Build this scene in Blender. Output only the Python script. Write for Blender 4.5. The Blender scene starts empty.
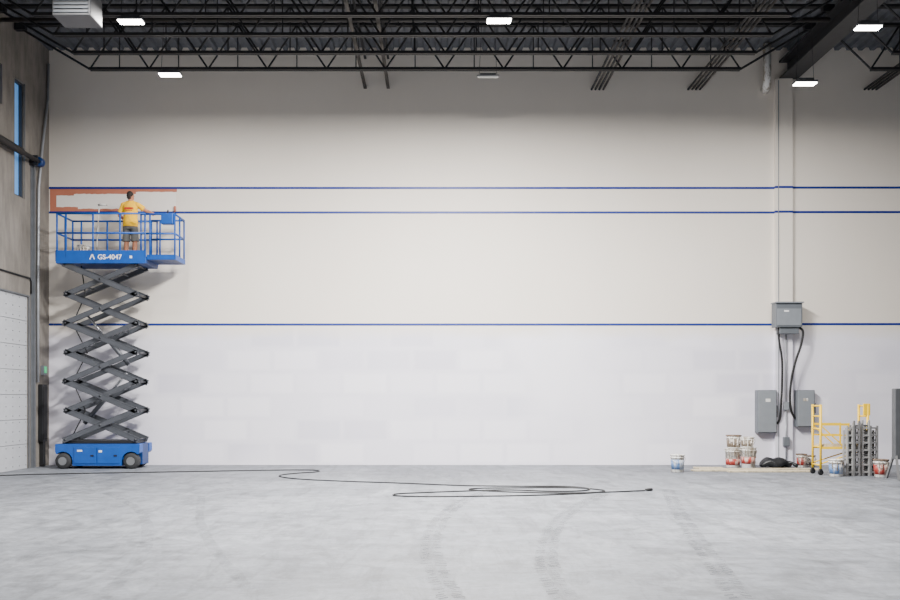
import bpy, bmesh, math, random
from mathutils import Vector, Matrix, noise
random.seed(7)
C = bpy.context.scene.collection
F=860.0; HU=435.0; HV=400.0; CH=1.66
PI=math.pi
def P(u,v,d): return Vector(((u-HU)*d/F, d, CH+(HV-v)*d/F))
def FL(u,v,z=0.0):
    d=F*CH/(v-HV); return Vector(((u-HU)*d/F, d, z))
def PX(u,d): return (u-HU)*d/F
def PZ(v,d): return CH+(HV-v)*d/F

# ------------------------------------------------------------ materials
def lin(c):
    r=[]
    for x in c:
        x/=255.0
        r.append(x/12.92 if x<=0.04045 else ((x+0.055)/1.055)**2.4)
    return r
MATS={}
def mat(name,col,rough=.6,metal=0.0,var=.1,scale=6.0,emit=0.0,ecol=None,bump=0.0,dirt=None):
    if name in MATS: return MATS[name]
    m=bpy.data.materials.new(name); m.use_nodes=True; nt=m.node_tree
    b=nt.nodes['Principled BSDF']
    b.inputs['Roughness'].default_value=rough; b.inputs['Metallic'].default_value=metal
    tc=nt.nodes.new('ShaderNodeTexCoord'); nz=nt.nodes.new('ShaderNodeTexNoise')
    nz.inputs['Scale'].default_value=scale; nz.inputs['Detail'].default_value=5
    nt.links.new(tc.outputs['Object'],nz.inputs['Vector'])
    rp=nt.nodes.new('ShaderNodeValToRGB'); c=lin(col)
    rp.color_ramp.elements[0].position=.3; rp.color_ramp.elements[1].position=.7
    rp.color_ramp.elements[0].color=[max(0,x*(1-var)) for x in c]+[1]
    rp.color_ramp.elements[1].color=[min(1,x*(1+var)) for x in c]+[1]
    nt.links.new(nz.outputs['Fac'],rp.inputs['Fac']); out=rp.outputs['Color']
    if dirt:
        f=node_ramp(nt,node_noise(nt,tc.outputs['Object'],9,6,.7,(1,1,.35)),[(.47,(0,0,0)),(.58,(.85,.85,.85))])
        out=node_mix(nt,f,out,lin(dirt)+[1])
    nt.links.new(out,b.inputs['Base Color'])
    if bump:
        bp=nt.nodes.new('ShaderNodeBump'); bp.inputs['Strength'].default_value=bump
        nt.links.new(nz.outputs['Fac'],bp.inputs['Height']); nt.links.new(bp.outputs['Normal'],b.inputs['Normal'])
    if emit:
        b.inputs['Emission Color'].default_value=lin(ecol or col)+[1]
        b.inputs['Emission Strength'].default_value=emit
    MATS[name]=m; return m

def node_math(nt,op,a,b=None):
    n=nt.nodes.new('ShaderNodeMath'); n.operation=op
    for i,x in enumerate((a,b)):
        if x is None: continue
        if isinstance(x,(int,float)): n.inputs[i].default_value=x
        else: nt.links.new(x,n.inputs[i])
    return n.outputs[0]
def node_mix(nt,fac,a,b,mode='MIX'):
    n=nt.nodes.new('ShaderNodeMix'); n.data_type='RGBA'; n.blend_type=mode
    for i,x in ((0,fac),(6,a),(7,b)):
        if isinstance(x,(int,float)): n.inputs[i].default_value=x
        elif isinstance(x,(list,tuple)): n.inputs[i].default_value=x
        else: nt.links.new(x,n.inputs[i])
    return n.outputs[2]
def node_noise(nt,vec,scale,detail=4,rough=.5,sc=None,dist=0.0,rot=None):
    if sc or rot:
        mp=nt.nodes.new('ShaderNodeMapping')
        if sc: mp.inputs['Scale'].default_value=sc
        if rot: mp.inputs['Rotation'].default_value=rot
        nt.links.new(vec,mp.inputs['Vector']); vec=mp.outputs['Vector']
    n=nt.nodes.new('ShaderNodeTexNoise'); n.inputs['Scale'].default_value=scale
    n.inputs['Detail'].default_value=detail; n.inputs['Roughness'].default_value=rough; n.inputs['Distortion'].default_value=dist
    nt.links.new(vec,n.inputs['Vector']); return n.outputs['Fac']
def node_ramp(nt,fac,stops):
    r=nt.nodes.new('ShaderNodeValToRGB'); e=r.color_ramp.elements
    while len(e)<len(stops): e.new(.5)
    for x,(p,c) in zip(e,stops): x.position=p; x.color=list(c)+[1] if len(c)==3 else c
    nt.links.new(fac,r.inputs['Fac']); return r.outputs['Color']
g=lambda x:(x,x,x)

def wall_mat():
    m=bpy.data.materials.new('painted_wall'); m.use_nodes=True; nt=m.node_tree; b=nt.nodes['Principled BSDF']
    b.inputs['Roughness'].default_value=.75
    ge=nt.nodes.new('ShaderNodeNewGeometry'); pos=ge.outputs['Position']
    sp=nt.nodes.new('ShaderNodeSeparateXYZ'); nt.links.new(pos,sp.inputs[0])
    n=node_noise(nt,pos,2.2,3,.5,(.5,.5,1))
    z=node_math(nt,'ADD',sp.outputs['Z'],node_math(nt,'MULTIPLY',node_math(nt,'SUBTRACT',n,.5),.4))
    edge=node_ramp(nt,node_math(nt,'MULTIPLY',z,.1),[(.318,g(0)),(.358,g(1))])
    # rolled primer blocks on the lower wall
    br=nt.nodes.new('ShaderNodeTexBrick'); br.inputs['Scale'].default_value=.42
    br.inputs['Color1'].default_value=(*g(.0),1); br.inputs['Color2'].default_value=(*g(1.),1); br.inputs['Mortar'].default_value=(*g(.5),1)
    br.inputs['Mortar Size'].default_value=.05; br.inputs['Mortar Smooth'].default_value=1.0
    cb=nt.nodes.new('ShaderNodeCombineXYZ'); nt.links.new(sp.outputs['X'],cb.inputs[0]); nt.links.new(sp.outputs['Z'],cb.inputs[1])
    nt.links.new(cb.outputs[0],br.inputs['Vector'])
    pm=node_ramp(nt,node_noise(nt,pos,.3,2,.4),[(.36,g(0)),(.52,g(1))])
    bf=node_mix(nt,1.0,br.outputs['Color'],pm,'MULTIPLY')
    low=node_mix(nt,bf,lin((242,239,248))+[1],lin((219,216,229))+[1])
    up=node_mix(nt,node_noise(nt,pos,.5,3),lin((231,222,210))+[1],lin((237,229,218))+[1])
    col=node_mix(nt,edge,low,up)
    st=node_ramp(nt,node_noise(nt,pos,1.2,6,.6,(1,1,.3)),[(.3,g(.98)),(.65,g(1))])
    col=node_mix(nt,1.0,col,st,'MULTIPLY')
    nt.links.new(col,b.inputs['Base Color']); return m

def floor_mat():
    m=bpy.data.materials.new('concrete_floor'); m.use_nodes=True; nt=m.node_tree; b=nt.nodes['Principled BSDF']
    ge=nt.nodes.new('ShaderNodeNewGeometry'); pos=ge.outputs['Position']
    n1=node_noise(nt,pos,.3,6,.6,None,1.0); n2=node_noise(nt,pos,2.6,9,.75,None,.8)
    n3=node_noise(nt,pos,1.4,9,.75,(.8,1.5,1),1.2,(0,0,.8)); n5=node_noise(nt,pos,1.5,9,.78,(2.4,.45,1),.8,(0,0,-.35))
    n4=node_noise(nt,pos,14,4,.7); n6=node_noise(nt,pos,1.0,8,.75,(1.4,.6,1),1.5)
    c=node_ramp(nt,n1,[(.32,lin((112,116,123))),(.68,lin((136,140,147)))])
    c=node_mix(nt,1.0,c,node_ramp(nt,n2,[(.38,g(.68)),(.58,g(1))]),'MULTIPLY')
    c=node_mix(nt,1.0,c,node_ramp(nt,n3,[(.40,g(.74)),(.53,g(1))]),'MULTIPLY')
    c=node_mix(nt,1.0,c,node_ramp(nt,n5,[(.38,g(.72)),(.51,g(1))]),'MULTIPLY')
    c=node_mix(nt,1.0,c,node_ramp(nt,n4,[(.3,g(.80)),(.6,g(1))]),'MULTIPLY')
    c=node_mix(nt,node_ramp(nt,n6,[(.53,g(0)),(.66,g(.18))]),c,lin((176,179,184))+[1])
    nt.links.new(c,b.inputs['Base Color'])
    nt.links.new(node_ramp(nt,n2,[(.3,g(.5)),(.7,g(.75))]),b.inputs['Roughness'])
    bp=nt.nodes.new('ShaderNodeBump'); bp.inputs['Strength'].default_value=.08
    nt.links.new(n4,bp.inputs['Height']); nt.links.new(bp.outputs['Normal'],b.inputs['Normal'])
    return m
def concrete_mat():
    m=bpy.data.materials.new('tilt_up_concrete'); m.use_nodes=True; nt=m.node_tree; b=nt.nodes['Principled BSDF']
    b.inputs['Roughness'].default_value=.85
    ge=nt.nodes.new('ShaderNodeNewGeometry'); pos=ge.outputs['Position']
    n=node_noise(nt,pos,.9,6,.6,(1,1,.5)); n2=node_noise(nt,pos,5,6,.7,(1,1,.25))
    c=node_ramp(nt,n,[(.3,lin((114,109,103))),(.7,lin((140,134,127)))])
    c=node_mix(nt,1.0,c,node_ramp(nt,n2,[(.3,g(.66)),(.6,g(1))]),'MULTIPLY')
    nt.links.new(c,b.inputs['Base Color']); return m
def mark_mat(name,lo,hi,sc):
    m=bpy.data.materials.new(name); m.use_nodes=True; nt=m.node_tree; b=nt.nodes['Principled BSDF']
    b.inputs['Base Color'].default_value=lin((62,64,68))+[1]; b.inputs['Roughness'].default_value=.7
    ge=nt.nodes.new('ShaderNodeNewGeometry')
    a=node_ramp(nt,node_noise(nt,ge.outputs['Position'],sc,8,.72),[(.37,g(lo)),(.64,g(hi))])
    nt.links.new(a,b.inputs['Alpha']); return m

M_wall=wall_mat(); M_floor=floor_mat(); M_conc=concrete_mat()
M_mark=mark_mat('tyre_rubber_smear',.04,.42,1.3); M_mark2=mark_mat('tyre_dust_smear',.0,.15,2.2)
M_steel=mat('dark_roof_steel',(33,34,36),.6,.1,.15)
M_brown=mat('brown_primer_steel',(46,43,41),.6,.1,.15)
M_deck=mat('roof_deck',(92,95,101),.65,.1,.12)
M_girder=mat('girder_steel',(46,47,50),.55,.1,.12)
M_tape=mat('blue_tape',(14,42,128),.5,0,.1)
M_rust=mat('rust_paint',(188,116,92),.7,0,.06,3)
M_primer=mat('fresh_white_primer',(240,234,227),.7,0,.02,3)
M_blue=mat('lift_blue',(8,76,160),.4,0,.10,5)
M_dblue=mat('lift_dark_blue',(10,50,108),.45,0,.1)
M_arm=mat('lift_arm_grey',(78,81,87),.42,.2,.12)
M_pin=mat('pivot_steel',(60,62,66),.4,.5,.1)
M_chrome=mat('hydraulic_steel',(170,172,176),.25,.9,.05)
M_tyre=mat('tyre_rubber',(42,43,45),.8,0,.15)
M_hub=mat('wheel_hub',(120,122,125),.5,.3,.1)
M_white=mat('decal_white',(240,240,240),.5,0,.02)
M_red=mat('decal_red',(200,40,36),.5,0,.05)
M_tread=mat('deck_plate',(70,78,92),.6,.2,.1)
M_black=mat('black_rubber',(22,22,24),.6,0,.15)
M_greybox=mat('electrical_grey',(104,109,115),.5,.1,.05)
M_greybox2=mat('electrical_grey_light',(132,137,143),.5,.1,.05)
M_conduit=mat('galvanised_conduit',(160,163,168),.4,.4,.08)
M_doorpanel=mat('door_panel_white',(180,182,187),.5,0,.04)
M_rivet=mat('door_rivet',(128,131,136),.5,.1,.05)
M_trackm=mat('galvanised_track',(110,113,118),.45,.4,.1)
M_dark=mat('dark_metal',(34,35,38),.5,.2,.1)
M_lens=mat('lamp_lens',(255,252,245),.4,0,0,emit=40,ecol=(255,250,242))
M_lensdim=mat('lamp_lens_dim',(180,180,176),.5,0,.02,emit=.12)
M_housing=mat('lamp_housing',(90,92,95),.5,.3,.05)
M_heater=mat('heater_casing',(92,93,95),.5,.1,.04)
M_pane=mat('dusk_window_glass',(94,148,210),.2,0,.12,1.5,emit=.6)
M_frame=mat('window_frame',(60,64,70),.5,.2,.08)
M_pailw=mat('pail_white',(226,225,221),.45,0,.03,dirt=(142,128,110))
M_pailb=mat('pail_label_blue',(86,120,170),.5,0,.08,dirt=(190,192,194))
M_pailr=mat('pail_label_red',(156,50,42),.5,0,.08,dirt=(200,188,176))
M_pailg=mat('pail_label_grey',(118,104,88),.5,0,.08,dirt=(196,188,178))
M_paild=mat('pail_lid_dark',(84,72,60),.6,0,.2,dirt=(150,120,100))
M_wire=mat('wire_bail',(120,120,122),.4,.7,.05)
M_wood=mat('plank_wood',(200,186,158),.7,0,.12,4,dirt=(168,156,132))
M_yel=mat('scaffold_yellow',(244,200,0),.45,0,.06)
M_alu=mat('aluminium_grey',(150,150,149),.5,.1,.12,3)
M_alu2=mat('aluminium_dark',(112,112,113),.5,.1,.12)
M_panelg=mat('dark_grey_panel',(82,84,87),.55,.1,.1)
M_bag=mat('black_bag',(24,25,28),.45,0,.2,10,bump=.3)
M_skin=mat('skin',(184,124,94),.6,0,.04)
M_shirt=mat('yellow_shirt',(255,194,0),.8,0,.04)
M_short=mat('grey_shorts',(92,92,90),.85,0,.1)
M_hair=mat('dark_hair',(34,26,22),.7,0,.3,40,bump=.6)
M_shoe=mat('work_shoe',(52,46,42),.7,0,.1)
M_green=mat('green_indicator',(50,170,110),.5,0,.05,emit=.5)
M_eye=mat('eye_dark',(40,30,26),.3,0,.05)

# ------------------------------------------------------------ mesh helpers
ORG={}
class MB:
    def __init__(s): s.bm=bmesh.new()
    def face(s,co):
        return s.bm.faces.new([s.bm.verts.new(c) for c in co])
    def box(s,x0,x1,y0,y1,z0,z1,bev=0):
        r=bmesh.ops.create_cube(s.bm,size=1.0); vs=r['verts']
        for v in vs:
            v.co=Vector((x0+(v.co.x+.5)*(x1-x0), y0+(v.co.y+.5)*(y1-y0), z0+(v.co.z+.5)*(z1-z0)))
        if bev:
            es=list({e for v in vs for e in v.link_edges})
            bmesh.ops.bevel(s.bm,geom=es,offset=bev,segments=2,affect='EDGES',profile=.5)
        return s
    def bar(s,p0,p1,w,h,up=(0,0,1),bev=0):
        p0=Vector(p0);p1=Vector(p1); d=p1-p0; L=d.length; d.normalize(); up=Vector(up)
        if abs(d.dot(up))>.98: up=Vector((0,1,0))
        sd=d.cross(up).normalized(); u2=sd.cross(d).normalized()
        r=bmesh.ops.create_cube(s.bm,size=1.0); vs=r['verts']; mid=(p0+p1)/2
        for v in vs: v.co=mid+d*(v.co.x*L)+sd*(v.co.y*w)+u2*(v.co.z*h)
        if bev:
            es=list({e for v in vs for e in v.link_edges})
            bmesh.ops.bevel(s.bm,geom=es,offset=bev,segments=2,affect='EDGES',profile=.5)
        return s
    def tube(s,pts,r,n=8,sx=1.0,sy=1.0):
        pts=[Vector(p) for p in pts]; N=len(pts)
        rs=r if isinstance(r,(list,tuple)) else [r]*N
        rings=[]; ref=None
        for i,p in enumerate(pts):
            t=(pts[min(i+1,N-1)]-pts[max(i-1,0)]).normalized()
            if ref is None:
                ref=Vector((0,0,1)) if abs(t.z)<.9 else Vector((1,0,0))
                ref=(ref-t*ref.dot(t)).normalized()
            else:
                q=ref-t*ref.dot(t)
                ref=q.normalized() if q.length>1e-5 else ref
            b=t.cross(ref)
            rings.append([s.bm.verts.new(p+(ref*math.cos(2*PI*k/n)*sx+b*math.sin(2*PI*k/n)*sy)*rs[i]) for k in range(n)])
        for a,b in zip(rings,rings[1:]):
            for k in range(n): s.bm.faces.new((a[k],a[(k+1)%n],b[(k+1)%n],b[k]))
        s.bm.faces.new(list(reversed(rings[0]))); s.bm.faces.new(rings[-1])
        return s
    def lathe(s,prof,c,n=24,axis='z'):
        c=Vector(c); rings=[]
        for r,h in prof:
            ring=[]
            for k in range(n):
                a=2*PI*k/n; x=r*math.cos(a); y=r*math.sin(a)
                o=Vector((x,y,h)) if axis=='z' else (Vector((x,h,y)) if axis=='y' else Vector((h,x,y)))
                ring.append(s.bm.verts.new(c+o))
            rings.append(ring)
        for a,b in zip(rings,rings[1:]):
            for k in range(n): s.bm.faces.new((a[k],a[(k+1)%n],b[(k+1)%n],b[k]))
        if prof[0][0]>1e-6: s.bm.faces.new(list(reversed(rings[0])))
        if prof[-1][0]>1e-6: s.bm.faces.new(rings[-1])
        return s
    def prism(s,poly,y0,y1):            # polygon in XZ extruded along Y
        a=[s.bm.verts.new((x,y0,z)) for x,z in poly]; b=[s.bm.verts.new((x,y1,z)) for x,z in poly]
        n=len(poly)
        s.bm.faces.new(a); s.bm.faces.new(list(reversed(b)))
        for i in range(n): s.bm.faces.new((a[i],b[i],b[(i+1)%n],a[(i+1)%n]))
        return s
    def ell(s,c,rx,ry,rz,u=20,v=14,rot=None):
        r=bmesh.ops.create_uvsphere(s.bm,u_segments=u,v_segments=v,radius=1.0)
        c=Vector(c)
        for q in r['verts']:
            w=Vector((q.co.x*rx,q.co.y*ry,q.co.z*rz))
            if rot: w=rot@w
            q.co=c+w
        return s
    def caps(s,pts,rs,n=14):
        s.tube(pts,rs,n)
        for p,r in zip(pts,rs): s.ell(p,r,r,r,n,max(6,n//2+2))
        return s
    def loft(s,secs,n=28):              # secs: (z,rx,ry,cx,cy)
        rings=[[s.bm.verts.new((cx+rx*math.cos(2*PI*k/n),cy+ry*math.sin(2*PI*k/n),z)) for k in range(n)] for z,rx,ry,cx,cy in secs]
        for a,b in zip(rings,rings[1:]):
            for k in range(n): s.bm.faces.new((a[k],a[(k+1)%n],b[(k+1)%n],b[k]))
        s.bm.faces.new(list(reversed(rings[0]))); s.bm.faces.new(rings[-1]); return s
    def xform(s,m):
        s.bm.transform(m); return s
    def build(s,name,m,parent=None,smooth=False,voxel=0,sm=0,disp=None):
        bmesh.ops.recalc_face_normals(s.bm,faces=s.bm.faces[:])
        if parent is not None: org=ORG[parent.name]
        else:
            cs=[v.co for v in s.bm.verts]
            org=Vector(((min(c.x for c in cs)+max(c.x for c in cs))/2,(min(c.y for c in cs)+max(c.y for c in cs))/2,min(c.z for c in cs)))
        s.bm.transform(Matrix.Translation(-org))
        me=bpy.data.meshes.new(name); s.bm.to_mesh(me); s.bm.free()
        if voxel:
            t=bpy.data.objects.new('tmp',me); C.objects.link(t)
            md=t.modifiers.new('r','REMESH'); md.mode='VOXEL'; md.voxel_size=voxel
            if sm:
                m2=t.modifiers.new('s','SMOOTH'); m2.iterations=sm; m2.factor=.5
            dg=bpy.context.evaluated_depsgraph_get(); dg.update()
            me2=bpy.data.meshes.new_from_object(t.evaluated_get(dg)); bpy.data.objects.remove(t); me=me2; me.name=name
        if disp:
            nr=[v.normal.copy() for v in me.vertices]
            for v,q in zip(me.vertices,nr): v.co=v.co+q*disp(v.co)
            me.update()
        if smooth:
            for p in me.polygons: p.use_smooth=True
        me.materials.clear(); me.materials.append(m)
        o=bpy.data.objects.new(name,me); C.objects.link(o)
        if parent is not None: o.parent=parent
        else: o.location=org
        ORG[o.name]=org
        return o
def tag(o,label,cat,group=None,kind=None):
    o['label']=label; o['category']=cat
    if group: o['group']=group
    if kind: o['kind']=kind
    return o
def thing(name,label,cat,loc,group=None):
    o=bpy.data.objects.new(name,None); C.objects.link(o); o.location=loc; o.empty_display_size=.2
    ORG[o.name]=Vector(loc); tag(o,label,cat,group); return o
def structure(o): o['kind']='structure'; return o
def struct_root(name,loc):
    o=bpy.data.objects.new(name,None); C.objects.link(o); o.location=loc; ORG[o.name]=Vector(loc); o['kind']='structure'; return o
def dup(o,loc=None,label=None,parent=None):
    c=o.copy(); C.objects.link(c)
    if parent is not None: c.parent=parent
    if loc is not None: c.location=loc
    if label: c['label']=label
    ORG[c.name]=Vector(c.location) if parent is None else ORG[o.name]
    for ch in list(o.children): dup(ch,parent=c)
    return c
def text(s,size,loc,m,name,parent,ext=.004,off=.0,align='CENTER'):
    cu=bpy.data.curves.new('t','FONT'); cu.body=s; cu.size=size; cu.extrude=ext; cu.offset=off; cu.align_x=align
    t=bpy.data.objects.new('t',cu); C.objects.link(t)
    dg=bpy.context.evaluated_depsgraph_get(); dg.update()
    me=bpy.data.meshes.new_from_object(t.evaluated_get(dg)); bpy.data.objects.remove(t)
    mb=MB(); mb.bm.from_mesh(me)
    for v in mb.bm.verts: v.co=Vector((v.co.x,-v.co.z,v.co.y))+Vector(loc)
    return mb.build(name,m,parent)

# ------------------------------------------------------------ setting
D=22.0; XL=PX(49,D); XR=21.0; ZC=10.6
fl=structure(MB().box(XL-.3,XR,-3,D+.3,-.25,0).build('floor',M_floor))
wb=structure(MB().box(XL-.3,XR,D,D+.3,0,ZC+.3).build('wall_back',M_wall))
def strip(mb,u0,u1,v0,v1,y,jt=0,jb=0,n=24):
    pts=[]
    for i in range(n+1):
        u=u0+(u1-u0)*i/n
        pts.append((PX(u,D),PZ(v0+random.uniform(-jt,jt),D),PZ(v1+random.uniform(-jb,jb),D)))
    for a,b in zip(pts,pts[1:]):
        mb.face([(a[0],y,a[2]),(b[0],y,b[2]),(b[0],y,b[1]),(a[0],y,a[1])])
mb=MB(); strip(mb,54,176,190,211,D-.002,.3,1.0); mb.build('primer_patch',M_primer,wb)
mb=MB()
strip(mb,50,56.5,188.5,212.5,D-.004,0,0,n=2)
strip(mb,56.5,74,188.5,195.5,D-.004,0,.35,n=7); strip(mb,74,136,188.5,194,D-.004,0,.3,n=24); strip(mb,136,177,188.5,192,D-.004,0,.25,n=16)
strip(mb,56.5,78,207,212.5,D-.004,.4,0,n=7); strip(mb,78,122,208.8,212.5,D-.004,.35,0,n=16)
mb.build('rust_paint_border',M_rust,wb)
# pilaster
PD=.10
structure(MB().box(PX(774,D),PX(791,D),D-PD,D,0,9.85).build('trim_1',M_wall))
MB().box(PX(776.6,D),PX(777.3,D),D-PD-.012,D-PD,0,9.8).build('joint_strip',M_greybox2,bpy.data.objects['trim_1'])
# left wall with openings
w=MB()
WX0=XL-.3
for y0,y1,z0,z1 in [(3,15.85,0,ZC),(15.85,19.1,4.17,ZC),(19.1,19.62,4.17,8.4),(19.1,19.62,9.32,ZC),(19.62,20.2,4.17,ZC),
                    (20.2,20.72,4.17,6.49),(20.2,20.72,9.27,ZC),(20.72,20.9,4.17,ZC),(20.9,D,0,ZC)]:
    w.box(WX0,XL,y0,y1,z0,z1)
structure(w.build('wall_left',M_conc))
def window(name,y0,y1,z0,z1):
    r=struct_root(name,(XL-.15,(y0+y1)/2,z0))
    f=MB(); t=.05
    f.box(XL-.22,XL-.06,y0,y0+t,z0,z1).box(XL-.22,XL-.06,y1-t,y1,z0,z1).box(XL-.22,XL-.06,y0+t,y1-t,z0,z0+t).box(XL-.22,XL-.06,y0+t,y1-t,z1-t,z1)
    f.build('window_frame',M_frame,r)
    MB().box(XL-.17,XL-.14,y0+t,y1-t,z0+t,z1-t).build('pane',M_pane,r)
window('window_1',20.2,20.72,6.49,9.27); window('window_2',19.1,19.62,8.4,9.32)
# overhead door
dr=struct_root('door_1',(XL-.1,18.4,0))
ph=4.17/7
pn=None
for i in range(7):
    if pn is None:
        b=MB().box(XL-.09,XL-.03,15.87,20.88,.004,ph-.006,.004)
        for z in (.2,.4): b.box(XL-.03,XL-.027,15.9,20.85,z-.006,z+.006)
        pn=b.build('door_panel',M_doorpanel,dr)
        rv=MB()
        for k in range(16):
            for z in (.08,.3,.52): rv.box(XL-.03,XL-.022,16.0+k*.32,16.025+k*.32,z,z+.025)
        rv.build('rivet_row',M_rivet,pn)
    else:
        c=dup(pn,parent=dr); c.location=(0,0,i*ph)
MB().box(XL-.14,XL-.12,15.86,20.9,0,4.17).build('seal_backing',M_rivet,dr)
MB().box(XL,XL+.015,20.885,20.925,0,4.20).box(XL,XL+.015,15.7,20.885,4.16,4.20).build('door_jamb',M_trackm,dr)
MB().box(XL,XL+.07,21.06,21.12,0,7.6).box(XL,XL+.015,20.99,21.2,0,7.6).build('lift_track',M_trackm,dr)
MB().tube([(XL+.16,15.7,7.5),(XL+.16,21.25,7.5)],.055,10).tube([(XL+.16,16.5,7.5),(XL+.16,20.2,7.5)],.085,12).build('torsion_shaft',M_black,dr,True)
MB().lathe([(.05,-.06),(.12,-.06),(.1,0),(.12,.06),(.05,.06)],(XL+.16,21.12,7.5),20,'y').build('cable_drum',M_dblue,dr,True)
MB().box(XL,XL+.2,20.93,20.97,7.38,7.62).build('shaft_bracket',M_dark,dr)
MB().box(XL,XL+.2,18.5,18.54,7.38,7.62).build('shaft_bracket',M_dark,dr)

# wall accessories on the left wall near the corner
tag(MB().tube([(XL+.05,21.85,10.2),(XL+.05,21.83,9.3),(XL+.06,21.5,8.0),(XL+.06,21.3,6.9),(XL+.05,21.28,4.3),(XL+.05,21.28,2.1)],.034,8).build('conduit_pipe',M_conduit,None,True),
    'thin pale grey conduit slanting down the left concrete wall near its corner','pipe')
tag(MB().tube([(XL+.03,12,4.62),(XL+.03,20.9,4.62),(XL+.03,20.97,4.55),(XL+.03,20.97,4.25)],.02,8).build('conduit_pipe',M_dark,None,True),
    'dark horizontal conduit running just above the white overhead door','pipe')
r=thing('control_box','small green lit control box on the left wall beside the corner','control box',(XL,21.6,2.3))
MB().box(XL+.002,XL+.09,21.52,21.68,2.28,2.52,.008).build('housing',M_greybox,r)
MB().box(XL+.09,XL+.1,21.54,21.66,2.34,2.5).build('green_panel',M_green,r)
r=thing('electrical_panel','narrow black electrical trunk on the left wall, standing on the floor beside the lift','electrical panel',(XL+.004,21.5,0))
MB().box(XL+.004,XL+.12,21.38,21.64,.62,2.05,.01).build('cabinet',M_dark,r)
MB().box(XL+.12,XL+.135,21.4,21.62,.67,2.0,.004).build('panel_door',M_black,r)
MB().box(XL+.02,XL+.1,21.44,21.58,0,.62).build('lower_duct',M_dark,r)

# ceiling deck (ribs run toward the back wall)
c=MB(); x=XL-.3; pts=[]
while x<XR:
    pts+=[(x,ZC),(x+.1,ZC),(x+.13,ZC+.075),(x+.27,ZC+.075)]; x+=.3
top=[(p[0],.2+ZC) for p in (pts[-1],pts[0])]
c.prism(pts+top,6.0,D+.3)
structure(c.build('ceiling',M_deck))

# joists
def joist(x0,x1,y,zb,zt,inset,label):
    r=thing('roof_joist',label,'roof joist',((x0+x1)/2,y,zb),'open web roof joists')
    MB().box(x0,x1,y-.06,y-.012,zt-.06,zt).box(x0,x1,y+.012,y+.06,zt-.06,zt).box(x0,x0+.25,y-.06,y+.06,zt-.16,zt-.06).box(x1-.25,x1,y-.06,y+.06,zt-.16,zt-.06).build('top_chord',M_steel,r)
    MB().box(x0+inset,x1-inset,y-.06,y-.012,zb,zb+.06).box(x0+inset,x1-inset,y+.012,y+.06,zb,zb+.06).build('bottom_chord',M_steel,r)
    wbm=MB(); n=int(round((x1-x0-2*inset)/.72)); n+=n%2
    xs=[x0+inset+(x1-x0-2*inset)*i/n for i in range(n+1)]
    wbm.tube([(x0+.1,y,zt-.1),(xs[0],y,zb+.03)],.026,6); wbm.tube([(x1-.1,y,zt-.1),(xs[-1],y,zb+.03)],.026,6)
    for i in range(n):
        za,zz=(zb+.035,zt-.035) if i%2==0 else (zt-.035,zb+.035)
        wbm.tube([(xs[i],y,za),(xs[i+1],y,zz)],.022,6)
        if i%2==1: wbm.tube([(xs[i],y,zb+.035),(xs[i],y,zt-.035)],.014,6)
    wbm.build('web',M_steel,r); return r
JY=[20.2,19.25,18.3,17.35,16.4,15.45]
names=['nearest the cream back wall','second out from the back wall','third out from the back wall','fourth out from the back wall','fifth out from the back wall','sixth out from the back wall']
GX0,GX1=PX(779,D),PX(797,D)
for y,nm in zip(JY,names):
    joist(XL+.02,GX0+.12,y,9.40,10.5,1.75,'dark steel open web joist of the long left bay, '+nm)
    joist(GX1-.12,XR-.2,y,9.40,10.5,1.1,'dark steel open web joist right of the deep girder, '+nm)
# girder
r=thing('roof_girder','deep dark steel girder running to the back wall above the pilaster','girder',((GX0+GX1)/2,15,9.86))
MB().box(GX0,GX1,8.0,D-.002,9.86,9.9).build('bottom_flange',M_girder,r)
gm=(GX0+GX1)/2
MB().box(gm-.02,gm+.02,8.0,D-.002,9.9,10.28).build('web_plate',M_girder,r)
MB().box(GX0,GX1,8.0,D-.002,10.28,10.33).build('top_flange',M_girder,r)
# bridging lines
def bridging(u,label):
    X=PX(u,21.9); r=thing('joist_bridging',label,'roof bridging',(X,18,9.56),'bridging lines between the joists')
    MB().box(X-.04,X+.04,13.5,D-.002,9.62,9.64).box(X-.04,X-.02,13.5,D-.002,9.64,9.70).build('lower_angle',M_brown,r)
    MB().box(X-.03,X+.03,13.5,D-.002,10.38,10.40).build('upper_angle',M_steel,r)
    ys=JY[::-1]
    for a,b in zip(ys,ys[1:]):
        MB().bar((X-.02,a+.08,9.66),(X-.02,b-.08,10.38),.02,.03).build('cross_brace',M_steel,r)
        MB().bar((X+.02,a+.08,10.38),(X+.02,b-.08,9.66),.02,.03).build('cross_brace',M_steel,r)
for u,l in [(365,'dark bridging line left in a close pair near the middle of the roof'),(388,'dark bridging line right in a close pair near the middle of the roof')]:
    bridging(u,l)
def brace(u,label):
    X=PX(u,21.9); r=thing('ceiling_brace',label,'ceiling brace',(X,18,9.55),'wide multi bar ceiling braces')
    for k,s in enumerate((-.15,-.05,.05,.15)): MB().tube([(X+s,13.5,9.6),(X+s,D-.02,9.6)],.028,8).build('side_bar',M_brown if k%2 else M_steel,r)
    for k in range(5): MB().box(X-.18,X+.18,13.9+k*1.3,13.94+k*1.3,9.625,9.66).build('rung',M_steel,r)
brace(598,'dark multi bar ceiling brace left of the other, between middle lamp and girder')
brace(695,'dark multi bar ceiling brace just left of the drain pipe and girder')
brace(872,'dark multi bar ceiling brace right of the girder near the right lamp')
# sprinkler main
r=thing('sprinkler_pipe','dark sprinkler pipe running level under the deck across the joists bay','pipe',(0,18.75,9.86))
MB().tube([(XL+.1,18.75,9.95),(GX0-.2,18.75,9.95)],.05,10).build('main_pipe',M_brown,r,True)
for k in range(5):
    X=-8+k*3.6; MB().tube([(X,18.75,9.95),(X,18.75,9.82)],.015,6).lathe([(.04,-.01),(.04,0)],(X,18.75,9.81),10).build('sprinkler_head',M_dark,r)
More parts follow.
